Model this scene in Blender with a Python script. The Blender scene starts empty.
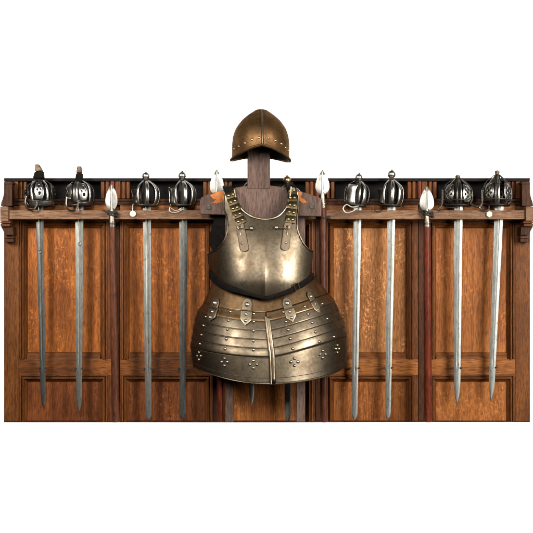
import bpy, bmesh, math, random
from mathutils import Vector, Matrix
from mathutils.geometry import delaunay_2d_cdt
random.seed(11)
scn = bpy.context.scene
COL = scn.collection
S = 0.004            # metres per photo pixel on the face of the panelling
D = 5.0              # camera distance from that face
CX, CY = 266.5, 266.5
ZC = (422 - CY) * S

def P(px, py, y=0.0):
    """photo pixel + real depth -> world point"""
    k = S * (D + y) / D
    return Vector(((px - CX) * k, y, ZC + (CY - py) * k))

# ------------------------------------------------------------------ materials
def nt(name):
    m = bpy.data.materials.new(name); m.use_nodes = True
    t = m.node_tree
    return m, t, t.nodes['Principled BSDF']

def N(t, kind, **kw):
    n = t.nodes.new(kind)
    for k, v in kw.items():
        if hasattr(n, k): setattr(n, k, v)
        else: n.inputs[k].default_value = v
    return n

def mixc(t, fac, a, b, blend='MIX'):
    n = t.nodes.new('ShaderNodeMix'); n.data_type = 'RGBA'; n.blend_type = blend
    for s, v in ((0, fac), (6, a), (7, b)):
        if isinstance(v, bpy.types.NodeSocket): t.links.new(v, n.inputs[s])
        elif isinstance(v, (int, float)): n.inputs[s].default_value = v
        else: n.inputs[s].default_value = (*v, 1)
    return n.outputs[2]

def ramp(t, src, stops):
    n = t.nodes.new('ShaderNodeValToRGB')
    el = n.color_ramp.elements
    while len(el) < len(stops): el.new(0.5)
    for e, (p, v) in zip(el, stops):
        e.position = p; e.color = (v, v, v, 1) if isinstance(v, (int, float)) else (*v, 1)
    t.links.new(src, n.inputs[0])
    return n.outputs[0]

def coords(t, scale, rnd=True):
    tc = t.nodes.new('ShaderNodeTexCoord')
    src = tc.outputs['Object']
    if rnd:
        oi = t.nodes.new('ShaderNodeObjectInfo')
        ml = N(t, 'ShaderNodeMath', operation='MULTIPLY'); ml.inputs[1].default_value = 37.0
        t.links.new(oi.outputs['Random'], ml.inputs[0])
        ad = N(t, 'ShaderNodeVectorMath', operation='ADD')
        t.links.new(src, ad.inputs[0]); t.links.new(ml.outputs[0], ad.inputs[1])
        src = ad.outputs[0]
    mp = t.nodes.new('ShaderNodeMapping'); mp.inputs['Scale'].default_value = scale
    t.links.new(src, mp.inputs[0])
    return mp.outputs[0]

def noise(t, vec, scale, detail=4, rough=.55, dist=0.0):
    n = N(t, 'ShaderNodeTexNoise', Scale=scale, Detail=detail, Roughness=rough, Distortion=dist)
    t.links.new(vec, n.inputs['Vector'])
    return n.outputs['Fac']

def bump(t, b, h, strength, dist=.002):
    n = N(t, 'ShaderNodeBump', Strength=strength, Distance=dist)
    t.links.new(h, n.inputs['Height']); t.links.new(n.outputs[0], b.inputs['Normal'])

def oak(name, dark, mid, light, horiz=False, fleck=.6, rough=.4, fz=.6):
    m, t, b = nt(name)
    def st(k): return (k, 1, 1) if horiz else (1, 1, k)
    fine = noise(t, coords(t, st(.05)), 210, 7, .72)
    band = noise(t, coords(t, st(.02)), 42, 3, .5)
    broad = noise(t, coords(t, st(.30)), 7, 4, .55, .6)
    pores = noise(t, coords(t, st(.03)), 520, 3, .6)
    fl = noise(t, coords(t, st(fz)), 62, 1.2, .4, .9)
    brk = noise(t, coords(t, st(.9)), 75, 1, .5)
    flm = noise(t, coords(t, st(.45)), 11, 3, .55)
    c = mixc(t, ramp(t, fine, [(.30, 0), (.70, 1)]), dark, mid)
    c = mixc(t, ramp(t, band, [(.36, .0), (.66, .6)]), c, light)
    c = mixc(t, ramp(t, noise(t, coords(t, st(.015)), 75, 2, .5), [(.38, .55), (.55, 0)]), c, dark)
    c = mixc(t, ramp(t, broad, [(.36, 0), (.70, .55)]), c, light)
    line = ramp(t, fl, [(.0, 0), (.44, 0), (.485, 1), (.515, 1), (.56, 0)])
    mb_ = N(t, 'ShaderNodeMath', operation='MULTIPLY')
    t.links.new(ramp(t, flm, [(.44, 0), (.56, fleck)]), mb_.inputs[0]); t.links.new(ramp(t, brk, [(.44, 0), (.54, 1)]), mb_.inputs[1])
    msk = mb_.outputs[0]
    mm = N(t, 'ShaderNodeMath', operation='MULTIPLY')
    t.links.new(line, mm.inputs[0]); t.links.new(msk, mm.inputs[1])
    c = mixc(t, mm.outputs[0], c, tuple(min(1, v * 1.7) for v in light))
    c = mixc(t, ramp(t, pores, [(.34, .5), (.47, 0)]), c, tuple(v * .45 for v in dark))
    sp = noise(t, coords(t, st(.13)), 250, 4, .62)
    c = mixc(t, ramp(t, sp, [(.34, .8), (.50, 0)]), c, tuple(v * .62 for v in dark))
    c = mixc(t, ramp(t, sp, [(.52, 0), (.68, .5)]), c, tuple(v * 1.12 for v in light))
    dirt = noise(t, coords(t, (1, 1, .5)), 6, 6, .68)
    c = mixc(t, ramp(t, dirt, [(.36, .5), (.60, 0)]), c, tuple(v * .6 for v in dark))
    t.links.new(c, b.inputs['Base Color'])
    t.links.new(ramp(t, fine, [(.3, rough + .12), (.7, rough - .04)]), b.inputs['Roughness'])
    b.inputs['Specular IOR Level'].default_value = .11
    bump(t, b, fine, .30, .0010)
    return m

def metal(name, c1, c2, rough=(.25, .45), scale=25, stretch=(1, 1, 1), spots=None, metallic=1.0, bmp=.12, spotr=(.60, .70)):
    m, t, b = nt(name)
    n = noise(t, coords(t, stretch), scale, 6, .62, .3)
    n2 = noise(t, coords(t, stretch), scale * 6, 4, .6)
    c = mixc(t, ramp(t, n, [(.33, 0), (.67, 1)]), c1, c2)
    c = mixc(t, ramp(t, n2, [(.35, .45), (.55, 0)]), c, tuple(v * .6 for v in c1))
    rr = ramp(t, n, [(.3, rough[1]), (.7, rough[0])])
    if spots:
        n3 = noise(t, coords(t, (1, 1, 1)), scale * 1.7, 8, .7)
        c = mixc(t, ramp(t, n3, [(spotr[0], 0), (spotr[1], .8)]), c, spots)
    t.links.new(c, b.inputs['Base Color']); t.links.new(rr, b.inputs['Roughness'])
    b.inputs['Metallic'].default_value = metallic
    b.inputs['Specular Tint'].default_value = (.45, .42, .4, 1)
    bump(t, b, n2, bmp, .001)
    return m

def plain(name, c1, c2, rough=.6, scale=40, stretch=(1, 1, 1), bmp=.3, spec=.3):
    m, t, b = nt(name)
    n = noise(t, coords(t, stretch), scale, 6, .65)
    t.links.new(mixc(t, ramp(t, n, [(.3, 0), (.7, 1)]), c1, c2), b.inputs['Base Color'])
    b.inputs['Roughness'].default_value = rough
    b.inputs['Specular IOR Level'].default_value = spec
    bump(t, b, n, bmp, .002)
    return m

M = {}
M['oak_field'] = oak('oak panel', (.130, .034, .006), (.265, .076, .013), (.36, .118, .023), fleck=.62, rough=.45)
M['oak_field_pale'] = oak('pale oak panel', (.135, .044, .010), (.26, .098, .029), (.34, .145, .050), fleck=1.0, rough=.45)
M['oak_field_warm'] = oak('warm oak panel', (.13, .036, .007), (.245, .077, .017), (.33, .118, .029), fleck=.5, rough=.45)
M['oak_field_shaded'] = oak('shaded red oak panel', (.070, .018, .005), (.155, .042, .012), (.22, .066, .018), fleck=.75, rough=.45)  # redder boards; the light falloff at lower left is also put into the colour
M['oak_stile'] = oak('oak stile', (.036, .010, .003), (.090, .027, .007), (.135, .043, .011), fleck=.15, rough=.45)
M['oak_rail'] = oak('oak rail', (.095, .028, .006), (.215, .070, .014), (.30, .108, .026), horiz=True, fleck=.15, rough=.45)
M['oak_rail_shaded'] = oak('shaded oak rail', (.065, .019, .005), (.150, .046, .010), (.215, .072, .018), horiz=True, fleck=.15, rough=.45)  # oak rail with the dimmer light of the left side put into its colour
M['oak_mould'] = oak('oak moulding', (.055, .016, .004), (.125, .038, .008), (.18, .060, .013), fleck=.0, rough=.40)
M['oak_mould_h'] = oak('oak moulding across', (.055, .016, .004), (.125, .038, .008), (.18, .060, .013), horiz=True, fleck=.0, rough=.42)
M['oak_rack'] = oak('oak rack rail', (.075, .034, .017), (.180, .092, .048), (.25, .142, .082), horiz=True, fleck=.15, rough=.5)
M['oak_dark'] = oak('dark oak', (.018, .006, .002), (.045, .015, .005), (.068, .024, .008), fleck=.05, rough=.5)
M['oak_end'] = oak('oak end stile', (.055, .017, .004), (.130, .041, .009), (.185, .063, .014), fleck=.2, rough=.45)
M['black'] = plain('matt black board', (.010, .0085, .0088), (.015, .013, .0135), .9, 60, spec=.05)
M['stand'] = oak('grey brown old wood', (.052, .030, .022), (.105, .063, .049), (.145, .092, .074), fleck=0, rough=.5)
M['split'] = plain('bare split wood', (.15, .040, .008), (.44, .15, .035), .75, 45, (1, 1, .4), .9)
M['blade_dark'] = metal('dark blade steel', (.055, .056, .053), (.13, .13, .122), (.34, .52), 30, (1, 1, .2), spots=(.045, .042, .036), spotr=(.57, .72))
M['blade_mid'] = metal('grey blade steel', (.12, .123, .112), (.21, .21, .19), (.36, .52), 30, (1, 1, .2), spots=(.045, .042, .036), spotr=(.57, .72))
M['blade_light'] = metal('bright blade steel', (.155, .16, .15), (.285, .29, .272), (.32, .5), 30, (1, 1, .2), spots=(.045, .042, .036), spotr=(.57, .72))
M['hilt'] = metal('hilt steel', (.12, .112, .10), (.34, .32, .285), (.22, .42), 60, spots=(.07, .045, .03))
M['hilt_dark'] = metal('blackened hilt iron', (.05, .045, .04), (.16, .145, .125), (.28, .5), 60, spots=(.06, .035, .02))
M['hilt_bright'] = metal('bright hilt steel', (.36, .35, .325), (.62, .61, .57), (.22, .36), 60)
M['spear'] = metal('spearhead steel', (.20, .19, .168), (.40, .385, .355), (.30, .44), 45, (1, 1, .3), metallic=.7, spots=(.2, .17, .13))
M['socket'] = metal('spear socket iron', (.09, .08, .07), (.30, .26, .21), (.3, .5), 60, spots=(.09, .04, .02))
M['armour'] = metal('bronzed armour steel', (.088, .066, .043), (.185, .150, .108), (.31, .46), 15, spots=(.085, .045, .02), bmp=.14, spotr=(.56, .74))
M['armour_brown'] = metal('browned armour steel', (.135, .078, .036), (.26, .17, .095), (.34, .50), 13, spots=(.10, .045, .016), bmp=.18, spotr=(.50, .70))
M['armour_trim'] = metal('worn armour edge', (.16, .118, .072), (.32, .265, .19), (.32, .46), 40, spots=(.08, .045, .02))
M['helmet'] = metal('russet helmet steel', (.095, .050, .021), (.190, .104, .047), (.42, .56), 16, spots=(.06, .028, .012), bmp=.18, spotr=(.53, .72), metallic=.92)
M['helmet_in'] = plain('helmet lining', (.008, .007, .006), (.014, .012, .01), .8, 40)
M['brass'] = metal('brass rivet', (.27, .20, .09), (.52, .42, .24), (.28, .42), 80)
M['brass_plate'] = metal('bronzed scale plate', (.10, .072, .035), (.22, .165, .09), (.36, .5), 60, spots=(.06, .035, .015))
M['steel_rivet'] = metal('steel rivet', (.26, .22, .17), (.48, .43, .35), (.28, .42), 80)
M['leather_dark'] = plain('black leather', (.003, .003, .0025), (.010, .008, .007), .8, 70, spec=.03)
M['leather'] = plain('tan leather', (.10, .068, .038), (.18, .125, .072), .5, 50)
M['iron'] = metal('black iron', (.03, .028, .026), (.09, .08, .07), (.4, .6), 60, metallic=.8)
M['cord'] = plain('black cord', (.010, .009, .008), (.03, .026, .022), .8, 200)
M['wire'] = metal('pale wire', (.6, .58, .52), (.85, .82, .76), (.3, .4), 80, metallic=.6)
M['shaft_red'] = oak('red stained shaft', (.045, .008, .004), (.115, .018, .008), (.17, .034, .014), fleck=0, rough=.33)
M['shaft_brown'] = oak('red brown shaft', (.035, .010, .005), (.085, .026, .012), (.135, .046, .022), fleck=0, rough=.33)
M['grip'] = plain('dark grip', (.006, .004, .003), (.018, .011, .007), .6, 120)
M['horn'] = metal('brown pommel iron', (.05, .032, .02), (.14, .10, .068), (.36, .5), 50, metallic=.85)
M['tag'] = plain('pale tag', (.36, .34, .29), (.50, .48, .42), .5, 90)
m, t, b = nt('glowing white backdrop')
b.inputs['Base Color'].default_value = (.9, .9, .9, 1); b.inputs['Roughness'].default_value = 1
b.inputs['Emission Color'].default_value = (1, 1, 1, 1); b.inputs['Emission Strength'].default_value = 1.05  # added glow keeps the backdrop pure white, no lamps light it
M['backdrop'] = m

# ------------------------------------------------------------------ builders
class MB:
    def __init__(s): s.bm = bmesh.new()
    def box(s, a, b_):
        x0, y0, z0 = a; x1, y1, z1 = b_
        v = [s.bm.verts.new((x, y, z)) for x in (x0, x1) for y in (y0, y1) for z in (z0, z1)]
        for f in ((0, 1, 3, 2), (4, 6, 7, 5), (0, 4, 5, 1), (2, 3, 7, 6), (0, 2, 6, 4), (1, 5, 7, 3)):
            s.bm.faces.new([v[i] for i in f])
        return s
    def pbox(s, x0, x1, y0, y1, front, back):
        """pixel rectangle on the face at depth 'front', running straight back"""
        a = P(x0, y1, front); c = P(x1, y0, front)
        return s.box((a.x, front, a.z), (c.x, back, c.z))
    def prism(s, pts, front, back):
        """closed pixel outline at 'front', extruded straight back"""
        A = [P(x, y, front) for x, y in pts]
        f = [s.bm.verts.new(p) for p in A]
        r = [s.bm.verts.new((p.x, back, p.z)) for p in A]
        s.bm.faces.new(f); s.bm.faces.new(r[::-1])
        n = len(A)
        for i in range(n):
            s.bm.faces.new((f[i], r[i], r[(i + 1) % n], f[(i + 1) % n]))
        return s
    def grid(s, fn, nu, nv, keep=None):
        V = [[s.bm.verts.new(fn(i / nu, j / nv)) for i in range(nu + 1)] for j in range(nv + 1)]
        for j in range(nv):
            for i in range(nu):
                if keep and not keep((i + .5) / nu, (j + .5) / nv): continue
                s.bm.faces.new((V[j][i], V[j][i + 1], V[j + 1][i + 1], V[j + 1][i]))
        loose = [v for v in s.bm.verts if not v.link_faces]
        if keep: bmesh.ops.delete(s.bm, geom=loose, context='VERTS')
        return s
    def tube(s, pts, r, n=8, caps=True, closed=False, flat=1.0):
        pts = [Vector(p) for p in pts]
        m_ = len(pts)
        rs = r if isinstance(r, (list, tuple)) else [r] * m_
        rings = []; prev = None
        for i, p in enumerate(pts):
            if closed: d = pts[(i + 1) % m_] - pts[i - 1]
            else: d = pts[min(i + 1, m_ - 1)] - pts[max(i - 1, 0)]
            d.normalize()
            if prev is None:
                a = Vector((0, -1, 0))
                if abs(d.dot(a)) > .9: a = Vector((1, 0, 0))
            else: a = prev
            a = (a - d * a.dot(d)).normalized(); prev = a
            b2 = d.cross(a)
            rings.append([s.bm.verts.new(p + (a * math.cos(q) * flat + b2 * math.sin(q)) * rs[i])
                          for q in [2 * math.pi * k / n for k in range(n)]])
        for i in range(m_ if closed else m_ - 1):
            A, B = rings[i], rings[(i + 1) % m_]
            for k in range(n):
                s.bm.faces.new((A[k], A[(k + 1) % n], B[(k + 1) % n], B[k]))
        if caps and not closed:
            s.bm.faces.new(rings[0][::-1]); s.bm.faces.new(rings[-1])
        return s
    def lathe(s, o, axis, prof, n=20, sx=1.0):
        """prof: (radius, height) along axis"""
        axis = Vector(axis).normalized()
        a = Vector((1, 0, 0)) if abs(axis.x) < .8 else Vector((0, 1, 0))
        a = (a - axis * a.dot(axis)).normalized(); b2 = axis.cross(a)
        rings = []
        for r, h in prof:
            c = Vector(o) + axis * h
            rings.append([s.bm.verts.new(c + (a * math.cos(q) * sx + b2 * math.sin(q)) * max(r, 1e-5))
                          for q in [2 * math.pi * k / n for k in range(n)]])
        for A, B in zip(rings, rings[1:]):
            for k in range(n):
                s.bm.faces.new((A[k], A[(k + 1) % n], B[(k + 1) % n], B[k]))
        s.bm.faces.new(rings[0][::-1]); s.bm.faces.new(rings[-1])
        return s
    def ball(s, c, r, sq=1.0):
        n = 10
        return s.lathe(c, (0, 0, 1), [(r * math.sin(math.pi * k / n), -r * sq * math.cos(math.pi * k / n)) for k in range(n + 1)], 16)
    def dome(s, c, nrm, r, h):
        return s.lathe(c, nrm, [(r, -h * .4), (r, 0), (r * .9, h * .45), (r * .65, h * .8), (r * .3, h * .97), (0, h)], 12)
    def build(s, name, mat, parent=None, smooth=True, bevel=0, solid=0, off=-1, angle=40):
        bmesh.ops.recalc_face_normals(s.bm, faces=s.bm.faces)
        me = bpy.data.meshes.new(name)
        if parent is not None:
            o = parent; sh = Vector((0, 0, 0))
            while o is not None: sh += o.location; o = o.parent
            bmesh.ops.translate(s.bm, verts=s.bm.verts, vec=-sh)
        s.bm.to_mesh(me); s.bm.free()
        o = bpy.data.objects.new(name, me); COL.objects.link(o)
        me.materials.append(mat if not isinstance(mat, str) else M[mat])
        if parent is not None: o.parent = parent
        if smooth:
            for f in me.polygons: f.use_smooth = True
            me.set_sharp_from_angle(angle=math.radians(angle))
        if solid:
            md = o.modifiers.new('thickness', 'SOLIDIFY'); md.thickness = solid; md.offset = off
        if bevel:
            md = o.modifiers.new('edges', 'BEVEL'); md.width = bevel; md.segments = 2; md.limit_method = 'ANGLE'
            md.angle_limit = math.radians(35)
        return o

def thing(name, label, cat, loc, group=None):
    o = bpy.data.objects.new(name, None); COL.objects.link(o)
    o.location = loc; o.empty_display_size = .05
    o['label'] = label; o['category'] = cat
    if group: o['group'] = group
    return o
def tag(o, label, cat, group=None):
    o['label'] = label; o['category'] = cat
    if group: o['group'] = group
    return o
def copy_to(o, parent, loc, rot=None):
    c = o.copy(); COL.objects.link(c); c.parent = parent
    sh = Vector((0, 0, 0)); q = parent
    while q is not None: sh += q.location; q = q.parent
    c.location = Vector(loc) - sh
    if rot is not None: c.rotation_mode = 'QUATERNION'; c.rotation_quaternion = rot
    return c

def smoothpath(pts, n=8, closed=False):
    """Catmull-Rom through tuples of any dimension"""
    out = []; m_ = len(pts)
    g = (lambda i: pts[i % m_]) if closed else (lambda i: pts[max(0, min(m_ - 1, i))])
    for i in range(m_ if closed else m_ - 1):
        p0, p1, p2, p3 = g(i - 1), g(i), g(i + 1), g(i + 2)
        for k in range(n):
            u = k / n
            out.append(tuple(.5 * (2 * b2 + (c - a) * u + (2 * a - 5 * b2 + 4 * c - d) * u * u + (3 * b2 - a - 3 * c + d) * u ** 3)
                             for a, b2, c, d in zip(p0, p1, p2, p3)))
    if not closed: out.append(tuple(pts[-1]))
    return out
def interp(tab, x):
    if x <= tab[0][0]: return tab[0][1]
    for (a, va), (b2, vb) in zip(tab, tab[1:]):
        if x <= b2:
            u = (x - a) / (b2 - a)
            return va + (vb - va) * u
    return tab[-1][1]
def sinterp(tab, x):
    """smooth interpolation of a table"""
    n = len(tab)
    if x <= tab[0][0]: return tab[0][1]
    if x >= tab[-1][0]: return tab[-1][1]
    for i in range(n - 1):
        if x <= tab[i + 1][0]:
            x0, y0 = tab[i]; x1, y1 = tab[i + 1]
            def sl(j):
                a = tab[max(0, j - 1)]; c = tab[min(n - 1, j + 1)]
                return (c[1] - a[1]) / (c[0] - a[0])
            h = x1 - x0; u = (x - x0) / h
            return ((2 * u**3 - 3 * u * u + 1) * y0 + (u**3 - 2 * u * u + u) * h * sl(i)
                    + (-2 * u**3 + 3 * u * u) * y1 + (u**3 - u * u) * h * sl(i + 1))

# ------------------------------------------------------------------ setting: white backdrop
bd = MB().grid(lambda u, v: Vector(((u - .5) * 9, 1.3, -2.6 + v * 6.6)), 2, 2).build('backdrop', 'backdrop', smooth=False)
bd['kind'] = 'structure'

# ------------------------------------------------------------------ oak panelling
pan = thing('wall_panelling', 'dark oak wall panelling of five framed bays with a black strip along its top', 'panelling', (0, 0, 0))
FLD = .015                       # recess of the panel fields
NICHE = .055
MB().pbox(4, 530, 178, 181.2, -.004, NICHE - .002).build('top_strip', 'black', pan, bevel=.001)
MB().pbox(4, 530, 181.4, 210, NICHE, NICHE + .012).build('niche_back', 'black', pan)
MB().pbox(4, 530, 211, 422, .034, .05).build('back_board', 'oak_dark', pan)
UN = [(19, 112), (120, 213), (223, 315), (326, 418), (428, 515)]
OP = [(20.5, 106.5), (122.5, 211), (225.5, 312), (327.5, 412.5), (430, 513.5)]
BOT = 422
def moulding(x0, x1, yt, yb, prof, name, par):
    """U-shaped moulding: up the left, mitred across the top, down the right"""
    def strip(side):
        mb = MB(); rows = []
        for ins, dep in prof:
            a = P(x0 + ins, yt + ins, 0); c = P(x1 - ins, yb, 0)
            if side == 'l': pts = [(a.x, c.z), (a.x, a.z)]
            elif side == 'r': pts = [(c.x, c.z), (c.x, a.z)]
            else: pts = [(a.x, a.z), (c.x, a.z)]
            rows.append([mb.bm.verts.new((x, dep, z)) for x, z in pts])
        for A, B in zip(rows, rows[1:]): mb.bm.faces.new((A[0], A[1], B[1], B[0]))
        return mb
    for sd in ('l', 't', 'r'):
        strip(sd).build(name, 'oak_mould_h' if sd == 't' else 'oak_mould', par, angle=25)
PROF = [(-1.0, 0.0005), (-.9, -.003), (-.1, -.0045), (.5, -.0035), (.7, .003), (1.3, .003), (1.6, -.0045), (2.1, -.008), (2.8, -.009), (3.5, -.006), (3.9, -.001),
        (4.0, .004), (4.8, .0045), (5.4, .007), (6.0, .011), (6.4, .0125), (6.6, FLD), (7.4, FLD + .001)]
def fieldmat(u0, nm):
    if nm == 'lower': return 'oak_field_shaded' if u0 < 200 else 'oak_field_warm'
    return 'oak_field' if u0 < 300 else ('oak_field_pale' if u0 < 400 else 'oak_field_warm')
for (u0, u1), (o0, o1) in zip(UN, OP):
    for nm, yt, yb in (('upper', 221.5, 359), ('lower', 375.5, BOT)):
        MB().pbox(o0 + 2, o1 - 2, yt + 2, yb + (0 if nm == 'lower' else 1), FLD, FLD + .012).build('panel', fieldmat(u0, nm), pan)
        moulding(o0, o1, yt, yb, PROF, 'moulding', pan)
    # sloped sill under the upper panel
    a = P(o0 + 6.4, 353, 0); c = P(o1 - 6.4, 359, 0)
    mb = MB()
    rows = [[(a.x, FLD, a.z + .002), (c.x, FLD, a.z + .002)], [(a.x, FLD - .004, a.z - .001), (c.x, FLD - .004, a.z - .001)],
            [(a.x, FLD - .0075, a.z - .011), (c.x, FLD - .0075, a.z - .011)],
            [(a.x, .002, c.z + .006), (c.x, .002, c.z + .006)], [(a.x, .0005, c.z), (c.x, .0005, c.z)]]
    rows = [[mb.bm.verts.new(p) for p in r] for r in rows]
    for A, B in zip(rows, rows[1:]): mb.bm.faces.new((A[0], A[1], B[1], B[0]))
    mb.build('sill', 'oak_mould_h', pan, angle=20)
    # rails of the bay
    MB().pbox(u0, u1, 205, 221, 0, .03).build('rail', 'oak_rail', pan, bevel=.0012)
    MB().pbox(u0, u1, 359.1, 375, 0, .03).build('rail', 'oak_rail_shaded' if u0 < 300 else 'oak_rail', pan, bevel=.0012)
    # stiles of the bay
    for a0, a1 in ((u0, o0), (o1, u1)):
        for y0, y1 in ((221.15, 358.95), (375.15, BOT)):
            MB().pbox(a0, a1, y0, y1, -.0005, .03).build('stile', 'oak_stile', pan, bevel=.0008)
# end stiles and ledge
MB().pbox(4, 18.8, 206, BOT, -.002, .034).build('stile', 'oak_end', pan, bevel=.0015)
MB().pbox(515.2, 530, 206, BOT, -.002, .034).build('stile', 'oak_end', pan, bevel=.0015)
for (a, c) in ((112.4, 119.6), (213.4, 222.6), (315.4, 325.6), (418.4, 427.6)):
    MB().pbox(a, c, 205.2, BOT, .020, .033).build('mullion', 'oak_dark', pan, bevel=.0012)
# moulded ledge at the foot of the niches
mb = MB()
for y0, y1, d in ((198.8, 201, -.004), (201.15, 203, .004), (203.15, 204.85, -.007)):
    mb.pbox(12.5, 521.5, y0, y1, d, NICHE - .003)
mb.build('ledge', 'oak_dark', pan, bevel=.0012)
# moulded posts between the niches
def post(strips):
    mb = MB()
    for x0, x1, d in strips: mb.pbox(x0, x1, 181.4, 198.6, d, NICHE - .004)
    mb.build('niche_post', 'oak_mould', pan, bevel=.0016)
post([(13.3, 18.2, -.002), (18.3, 20.2, .014), (20.3, 22.2, .004), (22.3, 23.6, .016), (23.7, 26.5, .006)])
post([(507.5, 510.3, .006), (510.4, 511.7, .016), (511.8, 513.7, .004), (513.8, 515.7, .014), (515.8, 520.7, -.002)])
for c in (115.8, 218.2, 320.4, 422.6):
    post([(c - 15, c - 11.6, .004), (c - 11.5, c - 10.2, .016), (c - 10.1, c - 7, .0), (c - 6.9, c - 5.6, .014),
          (c - .6, c + 4.6, -.003), (c + 4.7, c + 6.2, .014), (c + 6.3, c + 9.2, .0), (c + 9.3, c + 10.6, .016), (c + 10.7, c + 14, .004)])
    MB().tube([P(c - 3.2, 181.5, .006), P(c - 3.2, 198.5, .006)], .0095, 14).build('bead', 'shaft_red', pan)
# black foot line
MB().pbox(4, 530, 421.15, 422.4, -.006, .03).build('foot_strip', 'oak_dark', pan, bevel=.0008)

# ------------------------------------------------------------------ weapon rack
RB, RF = -.060, -.088            # back and front of the rack rail
rack = thing('weapon_rack', 'long brown oak rack rail on carved end corbels across the panelling', 'weapon rack', P(266, 219, 0))
MB().pbox(8.4, 525.6, 210.3, 219.2, RF, RB).build('rail', 'oak_rack', rack, bevel=.0016)
def mir(pts, f): return [((534 - x) if f else x, y) for x, y in pts]
for f in (0, 1):
    MB().prism(mir([(0, 206.4), (8.2, 206.4), (8.2, 221), (0, 221)], f), -.098, -.003).build('end_block', 'oak_rack', rack, bevel=.002)
    up = [(4.2, 184), (12, 184), (12, 206), (.6, 206), (1.2, 202.5), (2.8, 198), (3.9, 193), (4.2, 189)]
    cb = MB().prism(mir(up, f), -.05, .004).build('corbel', 'oak_dark', rack, bevel=.0014)
    MB().prism(mir([(4, 181.5), (12.4, 181.5), (12.4, 183.8), (4, 183.8)], f), -.056, .004).build('corbel_cap', 'oak_dark', cb, bevel=.001)
    lo = [(.8, 226.6), (13, 226.6), (13.4, 235), (4.6, 235), (3.6, 231.5), (2.2, 229)]
    cl = MB().prism(mir(lo, f), -.072, -.003).build('corbel', 'oak_dark', rack, bevel=.0014)
    MB().prism(mir([(.2, 221.3), (10.6, 221.3), (10.6, 223.4), (.2, 223.4)], f), -.094, -.003).build('corbel_cap', 'oak_stile', cl, bevel=.001)
    MB().prism(mir([(.5, 223.7), (10, 223.7), (10, 226.4), (.5, 226.4)], f), -.088, -.003).build('corbel_cap', 'oak_stile', cl, bevel=.001)
    MB().prism(mir([(4.2, 235.3), (13.6, 235.3), (13.6, 238), (4.2, 238)], f), -.05, -.003).build('corbel_foot', 'oak_stile', cl, bevel=.001)
    MB().prism(mir([(4.2, 238.3), (13.6, 238.3), (13.6, 242), (4.2, 242)], f), -.042, -.003).build('corbel_foot', 'oak_dark', cl, bevel=.001)

# ------------------------------------------------------------------ swords
BY = -.048                       # depth of the hanging blades
def blade(root, top, tip, w0, w1, kind, mat, fuller=True):
    """top/tip: (px,py) centre line; widths in px"""
    A = P(top[0], top[1], BY); B = P(tip[0], tip[1], BY + .004)
    L = (B - A).length; ax = (B - A).normalized()
    side = Vector((0, 1, 0)).cross(ax).normalized()
    if side.x < 0: side = -side
    nrm = Vector((0, -1, 0))
    mb = MB(); rows = []
    tl = {'point': 19, 'round': 7, 'long': 27}[kind] * S / L
    for j in range(61):
        u = j / 60
        u = u * (1 - tl) / .6 if u < .6 else (1 - tl) + (u - .6) / .4 * tl
        w = (w0 + (w1 - w0) * min(1, u / (1 - tl))) * S * .5
        if u > 1 - tl:
            q = (u - (1 - tl)) / tl
            w *= max(.02, (1 - q ** 2.2) if kind != 'round' else math.sqrt(max(0, 1 - q * q)) * .93 + .07 * (1 - q))
        th = .0026 * (1 - .45 * u)
        fd = .0013 if fuller and u < .8 else 0
        c = A + ax * (L * u)
        prof = [(-1, 0), (-.62, .75), (-.30, 1), (-.14, 1 - fd / .0026), (.14, 1 - fd / .0026), (.30, 1), (.62, .75), (1, 0), (.3, -1), (-.3, -1)]
        rows.append([mb.bm.verts.new(c + side * (w * a) + nrm * (th * h)) for a, h in prof])
    n = 10
    for R0, R1 in zip(rows, rows[1:]):
        for k in range(n): mb.bm.faces.new((R0[k], R0[(k + 1) % n], R1[(k + 1) % n], R1[k]))
    mb.bm.faces.new(rows[0]); mb.bm.faces.new(rows[-1][::-1])
    return mb.build('blade', mat, root, angle=22), A, ax, side

def basket_fn(O, ax, side, prof, H, R):
    up = -ax; fw = Vector((0, -1, 0))
    def f(phi, t, dr=0.0):
        r = sinterp(prof, t) * R + dr
        return O + side * (r * math.sin(phi)) + fw * (r * math.cos(phi)) + up * (H * t)
    def rad(t): return sinterp(prof, t) * R
    return f, rad
PR_EGG = [(0, .76), (.14, .92), (.36, 1.0), (.6, .97), (.78, .80), (.91, .48), (1, .18)]
PR_DOME = [(0, .84), (.2, .98), (.42, 1.0), (.62, .90), (.8, .64), (.92, .33), (1, .15)]

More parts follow.
